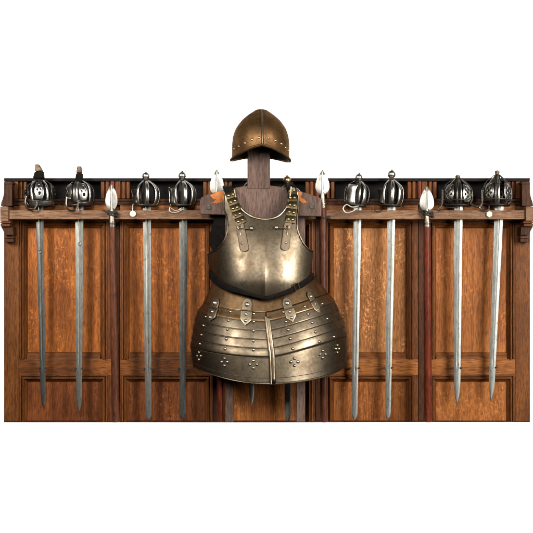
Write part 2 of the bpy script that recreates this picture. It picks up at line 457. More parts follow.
def bar(f, rad, root, phi, w, t0=0, t1=1, mat='hilt', dr=0, lean=0, name='basket_bar', taper=.75):
    def fn(u, v):
        t = t0 + (t1 - t0) * v
        a = phi + lean * (v - .5)
        hw = w * S * .5 * (1 - (1 - taper) * max(0, t - .4) / .6) / max(rad(t), .008)
        crown = .0012 * (1 - (2 * u - 1) ** 2)
        return f(a + (2 * u - 1) * min(hw, 1.0), t, dr + crown)
    return MB().grid(fn, 4, 18).build(name, mat, root, solid=.0022, angle=60)
TREF = [(.5, .77, .13), (.30, .57, .09), (.70, .59, .09), (.53, .33, .15)]
MANY = [(.5, .86, .09), (.3, .7, .09), (.7, .7, .09), (.5, .56, .10), (.24, .44, .09), (.76, .44, .09), (.5, .28, .10), (.28, .16, .08), (.72, .16, .08)]
def plate(f, rad, root, phi, w, t0, t1, mat='hilt', dr=.001, holes=TREF, sh='shield'):
    nu, nv = 26, 34
    asp = 1.5
    def wd(v):
        if sh == 'shield': return .62 + .38 * math.sin(math.pi * min(1, max(0, v * .95 + .02)))
        return 1.0 - .22 * math.sin(math.pi * v)
    def fn(u, v):
        t = t0 + (t1 - t0) * v
        hw = w * S * .5 * wd(v) / rad(.4)
        if t > .6: hw *= 1 + .25 * (t - .6)
        return f(phi + (2 * u - 1) * hw, t, dr - (.009 * math.sin(math.pi * v) if sh == 'flat' else 0))
    def keep(u, v):
        for a, b2, r in holes:
            if (u - a) ** 2 + ((v - b2) * asp) ** 2 < r * r: return False
        return True
    return MB().grid(fn, nu, nv, keep).build('shield_plate', mat, root, solid=.002, angle=60)

def ring(f, root, t, r, mat, phi0=-math.pi, phi1=math.pi, dr=0, name='guard_ring'):
    n = 36; full = abs(phi1 - phi0) > 6.2
    pts = [f(phi0 + (phi1 - phi0) * k / n, t, dr) for k in range(n if full else n + 1)]
    return MB().tube(pts, r, 8, closed=full).build(name, mat, root)

def sword(label, top, tip, w0, w1, kind, bmat, H, R, prof, cx=None, fuller=True, guard_y=206, tx=None):
    A = P(top[0], guard_y, BY)
    root = thing('broadsword', label, 'sword', A, 'basket hilted swords hanging in the rack')
    bl, A0, ax, side = blade(root, top, tip, w0, w1, kind, bmat, fuller)
    O = A + (side * ((cx - top[0]) * S) if cx else Vector((0, 0, 0)))
    if tx:
        ax = (O - P(tx, guard_y - H, BY)).normalized(); side = Vector((0, 1, 0)).cross(ax).normalized()
        if side.x < 0: side = -side
    f, rad = basket_fn(O, ax, side, prof, H * S, R * S)
    # guard: dished plate with a slot for the blade; grip
    up = -ax
    MB().lathe(O + up * .002, up, [(rad(0) * .55, -.004), (rad(0) * .98, -.001), (rad(0) * 1.0, .0018), (rad(0) * .5, .002), (.006, .001)], 28).build('guard_plate', 'hilt_dark', root)
    g = []
    for k in range(25):
        u = k / 24
        g.append(((.0105 + .003 * math.sin(math.pi * u) + .0009 * (k % 2)), .006 + (H * S - .012) * u))
    MB().lathe(O, up, g, 12, 1.0).build('grip', 'grip', root)
    return root, f, rad, O, up, side

def pommel_ball(root, c, r, up, mat='hilt_bright'):
    o = MB().ball(c, r).build('pommel', mat, root)
    MB().lathe(c, up, [(r * .55, -r * 1.55), (r * .75, -r * 1.3), (r * .5, -r * 1.0), (r * .45, -r * .8)], 14).build('collar', 'horn', o)
    MB().lathe(c, up, [(r * .25, r * .85), (r * .3, r * .98), (r * .12, r * 1.2), (0.0001, r * 1.22)], 10).build('button', 'hilt_dark', o)
    return o

def cord(root, pts, r, mat, name='wire_loop'):
    pp = smoothpath(pts, 8)
    return MB().tube([P(*p) for p in pp], r, 6).build(name, mat, root)

R_ = math.radians
def band(f, root, p0, p1, t0, t1, mat, flare=.003):
    def fn(u, v):
        return f(p0 + (p1 - p0) * u, t0 + (t1 - t0) * v, .002 + flare * (1 - v) ** 2 + .0012 * math.sin(math.pi * v))
    return MB().grid(fn, 28, 6).build('rim_band', mat, root, solid=.002, angle=60)
# 1 : far left
s, f, rad, O, up, side = sword('darkest broadsword, leftmost on the rack, pierced dark basket and tall tapered pommel', (39.4, 206), (43.4, 409), 7.6, 5.2, 'point', 'blade_dark', 27, 15, PR_EGG, cx=40.8, tx=38.8)
plate(f, rad, s, R_(8), 9.0, .22, .86, 'hilt_bright'); plate(f, rad, s, R_(-62), 13, .18, .80, 'hilt_dark'); plate(f, rad, s, R_(82), 12, .18, .8, 'hilt_dark')
bar(f, rad, s, R_(-24), 3.0, 0, .97, 'hilt_bright', .0015); bar(f, rad, s, R_(40), 2.8, 0, .97, 'hilt_bright', .0015)
for a in (150, -150, 115, -105): bar(f, rad, s, R_(a), 3, 0, .97, 'hilt_dark')
ring(f, s, .02, .0058, 'hilt', dr=.002); ring(f, s, .16, .0028, 'hilt', R_(-40), R_(75), .002)
band(f, s, R_(-30), R_(100), -.02, .17, 'hilt_bright', .006)
cord(s, [(26, 196, -.11), (25, 203, -.112), (28, 209, -.115), (33, 209.5, -.115), (36.5, 205, -.108), (37, 201, -.104)], .0042, 'hilt_dark', 'quillon')
po = MB().prism([(34.9, 164.3), (38.6, 164.3), (42.6, 171), (34.9, 171.4)], -.062, -.036).build('pommel', 'horn', s, bevel=.003)
MB().prism([(34.6, 171.6), (42.9, 171.2), (43.4, 178), (32.6, 178)], -.066, -.032).build('collar', 'leather_dark', po, bevel=.003)
# 2
s, f, rad, O, up, side = sword('broadsword second from the left, pierced round basket and narrow brown tapered pommel', (79.3, 206), (79.0, 413), 8.2, 5.8, 'point', 'blade_mid', 26, 14.5, PR_EGG, cx=79.6, tx=78.9)
plate(f, rad, s, R_(26), 9.0, .18, .84, 'hilt_bright'); plate(f, rad, s, R_(-48), 13, .16, .82, 'hilt')
bar(f, rad, s, R_(-12), 3.4, 0, .99, 'hilt_dark', .0015); bar(f, rad, s, R_(-1), 2.0, 0, .97, 'hilt_bright', .0012); bar(f, rad, s, R_(56), 2.6, 0, .97, 'hilt_bright', .0015)
for a in (100, 150, -150, -100): bar(f, rad, s, R_(a), 3, 0, .97, 'hilt_dark')
ring(f, s, .02, .0042, 'hilt', dr=.002); ring(f, s, .14, .0024, 'hilt', R_(-5), R_(80), .0015)
band(f, s, R_(5), R_(95), 0, .11, 'hilt', .003)
cord(s, [(66.5, 197, -.108), (66, 205, -.112), (69, 210, -.114), (75, 210, -.114), (78, 204.5, -.106), (78.5, 200, -.104)], .0040, 'hilt_dark', 'quillon')
MB().ball(P(69.6, 198.4, -.094), .0085).build('finial', 'hilt', s)
po = MB().prism([(77.0, 166.2), (80.8, 166.2), (82.0, 173), (76.2, 173)], -.060, -.036).build('pommel', 'horn', s, bevel=.003)
MB().prism([(76.0, 173.2), (82.2, 173.2), (81.8, 182), (74.6, 182)], -.064, -.034).build('collar', 'leather_dark', po, bevel=.003)

def ribbon(label, top, tip, w0, w1, cx, bars, pl, pom, bmat, kind, H=25.5, R=13.5, gy=206, pdr=.006):
    s, f, rad, O, up, side = sword(label, top, tip, w0, w1, kind, bmat, H, R, PR_EGG, cx=cx, guard_y=gy, tx=pom[0])
    for a, w, m_ in bars: bar(f, rad, s, R_(a), w, 0, 1, m_, .0012)
    for a, w, t0, t1, m_ in pl: plate(f, rad, s, R_(a), w, t0, t1, m_, holes=[], sh='flat', dr=pdr)
    for a in (140, -150): bar(f, rad, s, R_(a), 3, 0, 1, 'hilt_dark')
    ring(f, s, .02, .0034, 'hilt', dr=.001)
    pommel_ball(s, P(pom[0], pom[1], BY - .002), pom[2] * S, up)
    return s, f, rad
# 3, 4
s, f, rad = ribbon('dull grey broadsword third from the left, ball pommel, with a white disc tied below', (146.8, 206), (148.4, 420), 8.0, 6.2, 145.4,
       [(-30, 2.6, 'hilt_bright'), (14, 3.4, 'hilt_bright'), (62, 5.5, 'hilt_bright'), (98, 3, 'hilt')], [(-54, 10, .10, .62, 'hilt'), (-92, 3, 0, .62, 'hilt_dark')], (145.8, 176, 3.8), 'blade_mid', 'round')
s, f, rad = ribbon('dark bladed broadsword fourth from the left, ball pommel, beside the grey stand arm', (183.3, 206), (182.6, 419), 8.2, 6.0, 182.4,
       [(-26, 2.4, 'hilt_bright'), (18, 4.0, 'hilt_bright'), (58, 5.2, 'hilt_bright'), (90, 3, 'hilt_dark')], [(-50, 10, .06, .68, 'hilt'), (-88, 2.8, 0, .74, 'hilt_bright')], (182.2, 175.6, 3.9), 'blade_dark', 'round')
cord(s, [(170, 207, -.10), (169.5, 211, -.101), (174, 212.6, -.10), (180, 211, -.096), (184, 207.5, -.09)], .0014, 'wire')
cord(s, [(171, 208, -.104), (176, 210.6, -.104), (182, 207.6, -.1)], .0012, 'wire')
# 5, 6 : behind the armour
s, f, rad = ribbon('shorter broadsword whose dark tip shows below the left half of the armour skirt', (252, 206), (251.6, 407), 7.4, 5.0, 252,
       [(-40, 3, 'hilt'), (10, 3, 'hilt'), (60, 3, 'hilt'), (100, 3, 'hilt')], [], (252, 177.5, 3.6), 'blade_mid', 'point')
s, f, rad = ribbon('broadsword behind the armour with brass coloured pommel and pale blade end below the skirt', (288.2, 206), (287.6, 421), 8.0, 6.0, 288,
       [(-40, 3, 'hilt'), (10, 3, 'hilt'), (60, 3, 'hilt'), (100, 3, 'hilt')], [], (287.2, 180.2, 4.1), 'blade_light', 'round', H=21)
for ch in s.children:
    if ch.name.startswith('pommel'): ch.data.materials[0] = M['brass']
# 7, 8
s, f, rad = ribbon('bright broadsword right of the armour with white wire looped below its open basket', (357.6, 206), (354.5, 420), 7.6, 5.6, 355.8,
       [(8, 2.2, 'hilt'), (36, 4.2, 'hilt_bright'), (74, 3, 'hilt_dark'), (-100, 3.2, 'hilt_dark')], [(-38, 13, .02, .80, 'hilt_bright'), (-80, 4, 0, .84, 'hilt_dark')], (358.8, 177.6, 3.8), 'blade_light', 'round', R=12.2, pdr=.004)
cord(s, [(358.5, 206, -.10), (352, 207, -.104), (346.5, 204.6, -.106), (343.2, 208.5, -.106), (346, 212.6, -.105), (352, 211.5, -.103), (357.5, 208, -.1)], .0021, 'wire')
s, f, rad = ribbon('bright broadsword seventh in view from the left, taller ball pommel and ringed basket', (391.4, 206), (387.8, 419), 7.8, 5.4, 389.8,
       [(-38, 2.6, 'hilt_bright'), (4, 3.6, 'hilt_bright'), (50, 6.2, 'hilt_bright'), (88, 3, 'hilt')], [(-58, 9, .08, .60, 'hilt')], (391.6, 174.4, 4.1), 'blade_light', 'round', R=12.5, H=26.5)
cord(s, [(372.5, 206, -.10), (374.5, 210.5, -.102), (379, 212, -.102), (384, 209, -.1)], .0016, 'hilt_dark')
cord(s, [(365, 203.6, -.07), (372, 203, -.07), (382, 204.6, -.08)], .0028, 'hilt_dark', 'quillon')
# 9, 10
s, f, rad, O, up, side = sword('bright broadsword second from the right, low pierced dome basket with small brown button', (458.4, 206), (457, 406), 8.4, 6.4, 'long', 'blade_light', 28, 15.5, PR_DOME, cx=457, tx=457.6)
for a, m_ in ((34, 'hilt_bright'), (-42, 'hilt'), (-88, 'hilt_dark'), (86, 'hilt'), (140, 'hilt_dark'), (-140, 'hilt_dark')):
    plate(f, rad, s, R_(a), 11.5, .12, .74, m_, holes=MANY)
for a, m_ in ((-9, 'hilt_dark'), (6, 'hilt'), (64, 'hilt_dark'), (112, 'hilt_dark'), (-112, 'hilt_dark')):
    bar(f, rad, s, R_(a), 2.0, 0, 1, m_, .002, taper=.5)
for a in (34, -42): bar(f, rad, s, R_(a), 4.0, .70, 1, 'hilt', .0012, taper=.35)
ring(f, s, .02, .0036, 'hilt_dark', dr=.001); ring(f, s, .2, .0022, 'hilt', R_(-70), R_(30), .002)
cord(s, [(442.5, 190, -.075), (442.4, 200, -.085), (441, 205.6, -.09), (438.6, 208.6, -.094), (441, 210.4, -.096)], .0040, 'hilt_dark', 'quillon')
cord(s, [(470, 203.6, -.09), (474, 206, -.092), (478, 207.4, -.09), (480, 206, -.088)], .0034, 'hilt', 'quillon')
cord(s, [(446, 207, -.1), (452, 207.6, -.104), (458, 207, -.104)], .0022, 'hilt_bright', 'quillon')
MB().lathe(P(457.6, 180, BY), up, [(.012, -.010), (.010, 0), (.009, .008), (.0098, .013), (.0075, .0185), (.0001, .020)], 14).build('pommel', 'horn', s)
s, f, rad, O, up, side = sword('rightmost bright broadsword leaning slightly, tall pierced basket with blunt conical pommel', (499.2, 206), (491, 403), 8.8, 6.0, 'long', 'blade_light', 31, 14.5, PR_DOME, cx=496.4, tx=497.2)
for a, m_ in ((42, 'hilt_bright'), (-44, 'hilt'), (-92, 'hilt_dark'), (92, 'hilt'), (140, 'hilt_dark'), (-140, 'hilt_dark')):
    plate(f, rad, s, R_(a), 11, .14, .72, m_, holes=MANY)
for a, m_ in ((-2, 'hilt_bright'), (-15, 'hilt_dark'), (68, 'hilt_dark'), (112, 'hilt_dark'), (-112, 'hilt_dark')):
    bar(f, rad, s, R_(a), 2.2, 0, 1, m_, .002, taper=.5)
for a in (42, -44): bar(f, rad, s, R_(a), 4.0, .68, 1, 'hilt', .0012, taper=.35)
ring(f, s, .02, .0036, 'hilt_dark', dr=.001); ring(f, s, .2, .0024, 'hilt', R_(-75), R_(40), .002)
cord(s, [(482, 190, -.075), (482, 202, -.088), (480, 207, -.094), (484, 210.5, -.098), (490, 209, -.1)], .0040, 'hilt', 'quillon')
MB().lathe(P(497, 180.5, BY), up, [(.019, -.012), (.015, 0), (.010, .016), (.0085, .026), (.0095, .032), (.009, .038), (.0001, .041)], 14).build('pommel', 'horn', s)

# stamped marks on the two left blades
def mark(root, x, y):
    pts = [P(x + 1.0 * math.sin(a), y - 1.5 * math.cos(a), BY - .0026) for a in [2 * math.pi * k / 14 for k in range(14)]]
    MB().tube(pts, .0007, 6, closed=True).build('stamped_mark', 'hilt', root)
SW = sorted([o for o in COL.objects if o.name.startswith('broadsword')], key=lambda o: o.location.x)
mark(SW[0], 39.8, 252); mark(SW[1], 79.4, 244)
# tags tied to swords
def disc_tag(cx, cy, r, n, label, thread, nm='tag'):
    tg = thing('tag', label, 'tag', P(cx, cy, -.096))
    A = [(cx + r * math.sin(2 * math.pi * k / n), cy - r * math.cos(2 * math.pi * k / n)) for k in range(n)]
    MB().prism(A, -.0965, -.0945).build('disc', 'tag', tg, bevel=.0004)
    cord(tg, thread, .0008, 'wire', 'thread')
disc_tag(132.8, 213.7, 3.1, 24, 'round white disc tag hanging over the rail under the third sword', [(132.6, 204.5, -.092), (132.3, 208, -.0975), (132.6, 211, -.0972)])
disc_tag(489.4, 214.2, 3.2, 6, 'pale six sided tag hanging over the rail under the rightmost sword', [(489, 206, -.098), (489, 209, -.0985), (489.2, 211.6, -.0975)])

# hooks that hold the blades to the middle rail
def hooks(x, y):
    for dx in (-1, 1):
        p = [P(x + dx * 4.2, y, .002), P(x + dx * 4.4, y, -.030), P(x + dx * 4.3, y, BY - .004)]
        MB().tube(p, [.003, .003, .0042], 8).build('blade_hook', 'cord', rack)
for x, y in ((43.0, 367.6), (79.1, 368.2), (148, 368.4), (182.8, 368.4), (355.2, 368.0), (388.6, 367.6), (457.3, 367.8), (492.4, 367.4)):
    hooks(x, y)

# ------------------------------------------------------------------ spears
def spear(label, x, ytip, ywide, ybase, hw, xb, yshaft, smat, sy=-.103, wsh=3.4, wbot=3.9, tie=True):
    root = thing('spear', label, 'spear', P(xb, 422, sy), 'spears standing against the rack')
    # leaf-shaped head with a midrib
    mb = MB(); rows = []
    n = 36
    for j in range(n + 1):
        u = j / n; py = ytip + (ybase - ytip) * u
        uw = (ywide - ytip) / (ybase - ytip)
        if u < uw: w = hw * math.sin(math.pi / 2 * (u / uw)) ** .95
        else:
            q = (u - uw) / (1 - uw)
            w = hw * (1 - q ** 2.0 * .66)
        w = max(w, .05)
        rb = .9 + .35 * u; rb = min(rb, w * .6)
        c = [(-1, 0, w), (-.55, .0032, w), (-1, .0048, rb), (-.55, .0072, rb), (0, .0082, rb), (.55, .0072, rb), (1, .0048, rb), (.55, .0032, w), (1, 0, w), (.4, -.0028, w), (-.4, -.0028, w)]
        rows.append([mb.bm.verts.new(P(x + a * ww, py, sy - h)) for a, h, ww in c])
    k = 11
    for A, B in zip(rows, rows[1:]):
        for i in range(k): mb.bm.faces.new((A[i], A[(i + 1) % k], B[(i + 1) % k], B[i]))
    mb.bm.faces.new(rows[0]); mb.bm.faces.new(rows[-1][::-1])
    mb.build('spearhead', 'spear', root, angle=25)
    ax = P(x, ytip, sy) - P(xb, 422, sy); ax.normalize()
    def at(py):
        u = (py - ytip) / (422 - ytip)
        return x + (xb - x) * u
    # socket
    ys = yshaft
    pts = [(ybase - 3, 1.7), (ybase, 2.3), (ybase + 5, 2.7), (ys - 5, 3.1), (ys - 4.6, 3.6), (ys - 3.6, 3.6), (ys - 3.2, 3.1), (ys - 2.4, 3.1), (ys - 2, 3.7), (ys - 1, 3.7), (ys - .6, 3.3), (ys + .6, 3.3)]
    MB().tube([P(at(p), p, sy) for p, _ in pts], [r * S for _, r in pts], 16).build('socket', 'socket', root)
    MB().tube([P(at(ys + (422 - ys) * i / 12), ys + (422 - ys) * i / 12, sy) for i in range(13)],
              [(wsh + (wbot - wsh) * i / 12) * S for i in range(13)], 16).build('shaft', smat, root)
    if tie:
        yb = 213.5; mb = MB()
        for q, tl in ((-1.6, .8), (0, -.6), (1.6, .5)):
            pts = []
            for i in range(17):
                a = math.pi * (i / 16) * 1.3 - .47
                r = 3.7 * S
                c = P(at(yb + q), yb + q, sy)
                pts.append(c + Vector((-math.cos(a) * r, -math.sin(a) * r, tl * S * math.cos(a) * 1.6)))
            mb.tube(pts, .0032, 6)
        mb.tube([P(x - 8, yb - 3.5, -.094), P(x - 6, yb - 2, -.096), P(x - 3.4, yb, -.106)], .0034, 6)
        mb.tube([P(x + 3.4, yb, -.106), P(x + 5.6, yb + 2, -.097), P(x + 7, yb + 4, -.093)], .0034, 6)
        mb.tube([P(x + 3.0, yb - 1, -.108), P(x + 5.6, yb - 1.6, -.097), P(x + 6.6, yb + 1.5, -.093)], .003, 6)
        mb.build('lashing', 'cord', root)
    return root
spear('brown shafted spear with a leaf head, tied between the second and third swords', 111.4, 183.2, 201, 211, 6.0, 115.8, 227, 'shaft_brown', wsh=3.3)
spear('spear whose bright head rises behind the left arm of the grey armour stand', 216.8, 169.2, 187, 196, 7.0, 220.9, 212, 'shaft_red', wbot=2.8, wsh=2.9, tie=False, sy=-.1005)
spear('orange brown shafted spear close beside the right arm of the grey armour stand', 322.4, 169.6, 187, 195, 7.0, 324.4, 208, 'shaft_brown', wsh=3.6, tie=False)
spear('red shafted spear with a leaf head, tied between the two right pairs of swords', 426.8, 185.2, 204, 211.5, 7.1, 428.2, 227, 'shaft_red', wsh=3.5)
# cord holding the third spear to the rail
q = [o for o in COL.objects if o.name == 'spear.002'][0]
mb = MB()
mb.tube([P(319, 217.5, -.1), P(321.5, 217.5, -.118), P(325, 217.8, -.118), P(328, 218, -.1), P(329.4, 218.5, -.092)], .0034, 6)
mb.ball(P(328.8, 217.6, -.096), .0075).build('lashing', 'cord', q)

# ------------------------------------------------------------------ armour stand
SF, SB = -.166, -.126
st = thing('armour_stand', 'grey brown wooden stand with sloping shoulder board, neck post and two legs', 'armour stand', P(266, 422, -.14))
brd = [(199.8, 200), (201.5, 197.2), (207, 194.6), (216, 191.8), (226, 189.6), (236, 187.6), (247, 185.6), (270, 185.4), (284, 187.2), (296, 190), (308, 193.6), (318, 196.8), (321.4, 199), (321.6, 216.4), (300, 216), (288, 221), (244, 221), (232, 215), (199.8, 214.2)]
bo = MB().prism(brd, SF, SB).build('shoulder_board', 'stand', st, bevel=.003)
MB().pbox(247.3, 270.2, 140, 189, SF - .0025, SB + .003).build('neck_post', 'stand', st, bevel=.003)
MB().pbox(225.2, 233.4, 214, 422, -.124, -.096).build('leg', 'stand', st, bevel=.002)
MB().pbox(296.4, 305.2, 214, 422, -.124, -.096).build('leg', 'stand', st, bevel=.002)
def patch(pts):
    random.seed(5)
    jag = []
    for (x0, y0), (x1, y1) in zip(pts, pts[1:] + pts[:1]):
        for k in range(4):
            u = k / 4; jag.append((x0 + (x1 - x0) * u + random.uniform(-.5, .5), y0 + (y1 - y0) * u + random.uniform(-.45, .45)))
    MB().prism(jag, SF - .0015, SF + .004).build('bare_wood_patch', 'split', bo)
patch([(210, 194.6), (217, 191.8), (224.5, 190.8), (225.2, 199), (222, 202), (215, 203.4), (211.5, 203.2), (216, 200), (212.4, 198)])
patch([(296.5, 191), (301, 191.6), (302.5, 194), (300.5, 196.6), (305, 200), (308.6, 202.8), (303, 203), (297.5, 199.5), (296, 196)])
for x, y in ((208.6, 207.2), (312.2, 206.6)):
    bl = MB().lathe(P(x, y, SF), (0, -1, 0), [(.0085, -.002), (.0105, 0), (.0095, .003), (.0055, .0034), (.005, .001), (0.0001, .0008)], 18).build('bolt', 'iron', bo)

# ------------------------------------------------------------------ helmet
HY = -.150
he = thing('helmet', 'rounded russet steel helmet with a ridged comb and brass rivets, on the neck post', 'helmet', P(260.5, 160, HY))
HW = [(109.6, .01), (109.78, 4.4), (110.5, 6.2), (112, 8.4), (115, 12.8), (120, 18.6), (125, 22.6), (130, 25.6), (138, 28.0), (146, 28.7), (154, 28.6), (162, 28.5), (172, 28.5)]
ASP = 1.22
def hrim(phi):
    c = math.cos(phi); s2 = math.sin(phi) ** 2
    return (148.5 + 12.0 * s2 ** .75) if c >= 0 else (153.5 + 7.0 * s2)
def hpt(phi, py, dr=0):
    w = sinterp(HW, py)
    w += dr
    rid = 1.5 * math.exp(-(math.sin(phi) / .035) ** 2) * (1 if math.cos(phi) > 0 else 0) * min(1, (py - 109) / 4)
    k = S * (D + HY) / D
    x = math.sin(phi) * w * k; y = -math.cos(phi) * (w * ASP + rid) * k
    base = P(260.5, py, HY)
    # helmet sits tipped back a little, front raised
    return Vector((base.x + x, HY + y, base.z))
NPH = 96
def phis(u):
    a = (u * 2 - 1)            # denser near the front ridge
    return math.pi * (abs(a) ** 1.7) * (1 if a >= 0 else -1)
def hfn(u, v):
    phi = phis(u)
    r = hrim(phi); py = 109.6 + (r - 109.6) * v ** 1.35
    fl = max(0, (v - .88) / .12) ** 1.6 * .9
    return hpt(phi, py, fl)
ho = MB().grid(hfn, NPH, 40).build('skull', 'helmet', he, angle=80)
ho.data.materials.append(M['helmet_in'])
md = ho.modifiers.new('thickness', 'SOLIDIFY'); md.thickness = .004; md.offset = -1; md.material_offset = 1; md.material_offset_rim = 0
rim = [hpt(2 * math.pi * k / 96, hrim(2 * math.pi * k / 96), .9) for k in range(96)]
MB().tube(rim, .0058, 8, closed=True).build('rolled_rim', 'helmet', he)
rid = [hpt(0, 110.2 + (147.2 - 110.2) * k / 20, .35) for k in range(21)]
MB().tube([r + Vector((0.002 * math.sin(i * .55) * .5, 0, 0)) for i, r in enumerate(rid)], .0022, 6).build('comb', 'armour_trim', he)
rv = None
for x, y in ((257.4, 141.2), (250.4, 143.3), (243.6, 146.2), (238, 148.8), (233.6, 150.8), (266.4, 141.4), (273.6, 143.5), (279.4, 146.1), (284, 149.2), (287.2, 151.5)):
    w = sinterp(HW, y); sn = max(-.985, min(.985, (x - 260.5) / w)); phi = math.asin(sn)
    p = hpt(phi, y); nrm = Vector((math.sin(phi), -math.cos(phi), 0))
    MB().dome(p, nrm, .0052, .0036).build('rivet', 'brass', he)

he.rotation_euler = (0, R_(.8), R_(3))

# ------------------------------------------------------------------ cuirass
cu = thing('cuirass', 'bronzed steel breastplate with scaled shoulder straps and riveted lame skirt on the stand', 'armour', P(267, 384, -.15))
BC = 265.0
AB = [(186, .090), (200, .106), (219, .138), (240, .169), (262, .187), (280, .193), (290, .188), (300, .178)]
def bdepth(px, py):
    sx = 57.0
    s_ = max(-.985, min(.985, (px - BC) / sx))
    A = sinterp(AB, py)
    d = A * (1 - abs(s_) ** 2.15) ** (1 / 2.0)
    rg = max(0, min(1, (py - 238) / 30))
    d += .007 * rg * math.exp(-abs(px - BC) / 5.0)
    return -.115 - d
neck = smoothpath([(234.5, 190), (236.6, 199), (240, 206.5), (246, 213), (255, 217.6), (266.5, 219.2), (277, 216.8), (284, 210.6), (288, 203), (290, 195), (291, 187)], 7)
right = smoothpath([(291, 187), (296.2, 188.5), (298.6, 203), (297, 220), (298.4, 232), (303, 242.5), (308.5, 249), (313, 251.6)], 6)
rside = smoothpath([(313, 251.6), (312.6, 260), (311.4, 268), (310.5, 276)], 5)
bott = smoothpath([(310.5, 276), (302, 284.5), (288, 292.5), (276, 296.2), (265.4, 298.6), (254, 296.2), (238, 291.5), (222, 285), (210, 275)], 7)
lside = smoothpath([(210, 275), (208.4, 264), (207.2, 253.4)], 5)
left = smoothpath([(207.2, 253.4), (214, 251), (221.6, 244.5), (226.6, 234), (227.4, 220), (223.4, 206), (225.6, 191), (234.5, 190)], 6)
outline = []
for seg in (neck, right, rside, bott, lside, left): outline += seg[:-1]
pts2 = [Vector(p) for p in outline]
nb = len(pts2)
def inside(x, y):
    c = False; j = nb - 1
    for i in range(nb):
        xi, yi = pts2[i]; xj, yj = pts2[j]
        if (yi > y) != (yj > y) and x < (xj - xi) * (y - yi) / (yj - yi) + xi: c = not c
        j = i
    return c
def near(x, y): return min((x - p.x) ** 2 + (y - p.y) ** 2 for p in pts2) < .7 ** 2
allp = list(pts2)
xs = sorted(set([BC + k * 1.6 for k in range(-38, 39)]) | {BC - .5, BC + .5})
yy = 186.0
while yy < 300:
    for x in xs:
        if inside(x, yy) and not near(x, yy): allp.append(Vector((x, yy)))
    yy += 1.7
res = delaunay_2d_cdt(allp, [(i, (i + 1) % nb) for i in range(nb)], [list(range(nb))], 1, 1e-4)
vs, fs = res[0], res[2]
mb = MB()
V = [mb.bm.verts.new(P(v.x, v.y, bdepth(v.x, v.y))) for v in vs]
for f_ in fs:
    try: mb.bm.faces.new([V[i] for i in f_])
    except ValueError: pass
br = mb.build('breastplate', 'armour', cu, angle=75)
for pl_ in br.data.polygons: pass
md = br.modifiers.new('thickness', 'SOLIDIFY'); md.thickness = .003; md.offset = -1
# make sure it faces the camera
avg = sum((p.normal.y for p in br.data.polygons))
if avg > 0: br.data.flip_normals()
def edge(seg, r, name='rolled_edge', mat='armour_trim', par=None, out=.0008):
    MB().tube([P(x, y, bdepth(x, y) - out) for x, y in seg], r, 8).build(name, mat, par or br)
edge(neck, .0040); edge(right[8:], .0030, mat='armour'); edge(left[:-7], .0030, mat='armour')
# shoulder straps with scale plates
def strap(path, w, nplates, first):
    """path px list from lower end to top"""
    pp = smoothpath(path, 10)
    so = None
    L = [0]
    for a, c in zip(pp, pp[1:]): L.append(L[-1] + math.hypot(c[0] - a[0], c[1] - a[1]))
    def at(d):
        d = max(0, min(L[-1], d))
        for i in range(len(pp) - 1):
            if d <= L[i + 1]:
                u = (d - L[i]) / (L[i + 1] - L[i]); a, c = pp[i], pp[i + 1]
                tx, ty = c[0] - a[0], c[1] - a[1]; l = math.hypot(tx, ty)
                return a[0] + tx * u, a[1] + ty * u, a[2] + (c[2] - a[2]) * u, tx / l, ty / l
        return pp[-1] + (0, -1)
    def surf(d, o, lift):
        x, y, z, tx, ty = at(d)
        return P(x - ty * o, y + tx * o, z - lift - .002 * (1 - (2 * o / w) ** 2))
    so = MB().grid(lambda u, v: surf(v * L[-1], (u - .5) * w * .92, .003), 6, 40).build('shoulder_strap', 'leather_dark', cu, solid=.004, off=0)
    pitch = first
    for k in range(nplates):
        d0 = .3 + k * pitch
        mb = MB().grid(lambda u, v: surf(d0 + (pitch - .7) * v, (u - .5) * w, .0075 - .002 * (1 - v) + .0018 * math.sin(math.pi * v)), 8, 8)
        bmesh.ops.solidify(mb.bm, geom=mb.bm.faces[:], thickness=.0022)
        po = mb.build('scale_plate', 'brass_plate', so, angle=40)
        if False: pass
        for o in (-.22, .22):
            c = surf(d0 + pitch * .46, o * w, .0105)
            MB().dome(c, Vector((0, -1, .12)), .0058, .0048).build('stud', 'brass', so)
    return so
zl = bdepth(240, 222)
strap([(241.6, 224, bdepth(241, 224) - .002), (237, 213, bdepth(237, 213) - .002), (233, 202, bdepth(233, 202) - .002), (229.6, 192, -.188), (227.6, 187.6, -.170), (227.4, 186.0, -.130)], 10.2, 5, 6.9)
strap([(290.2, 223, bdepth(290, 223) - .002), (291.4, 213, bdepth(291, 213) - .002), (292.4, 202, bdepth(292, 202) - .002), (292.0, 191.5, -.190), (290.2, 186.6, -.172), (289, 184.8, -.130)], 9.8, 5, 7.2)
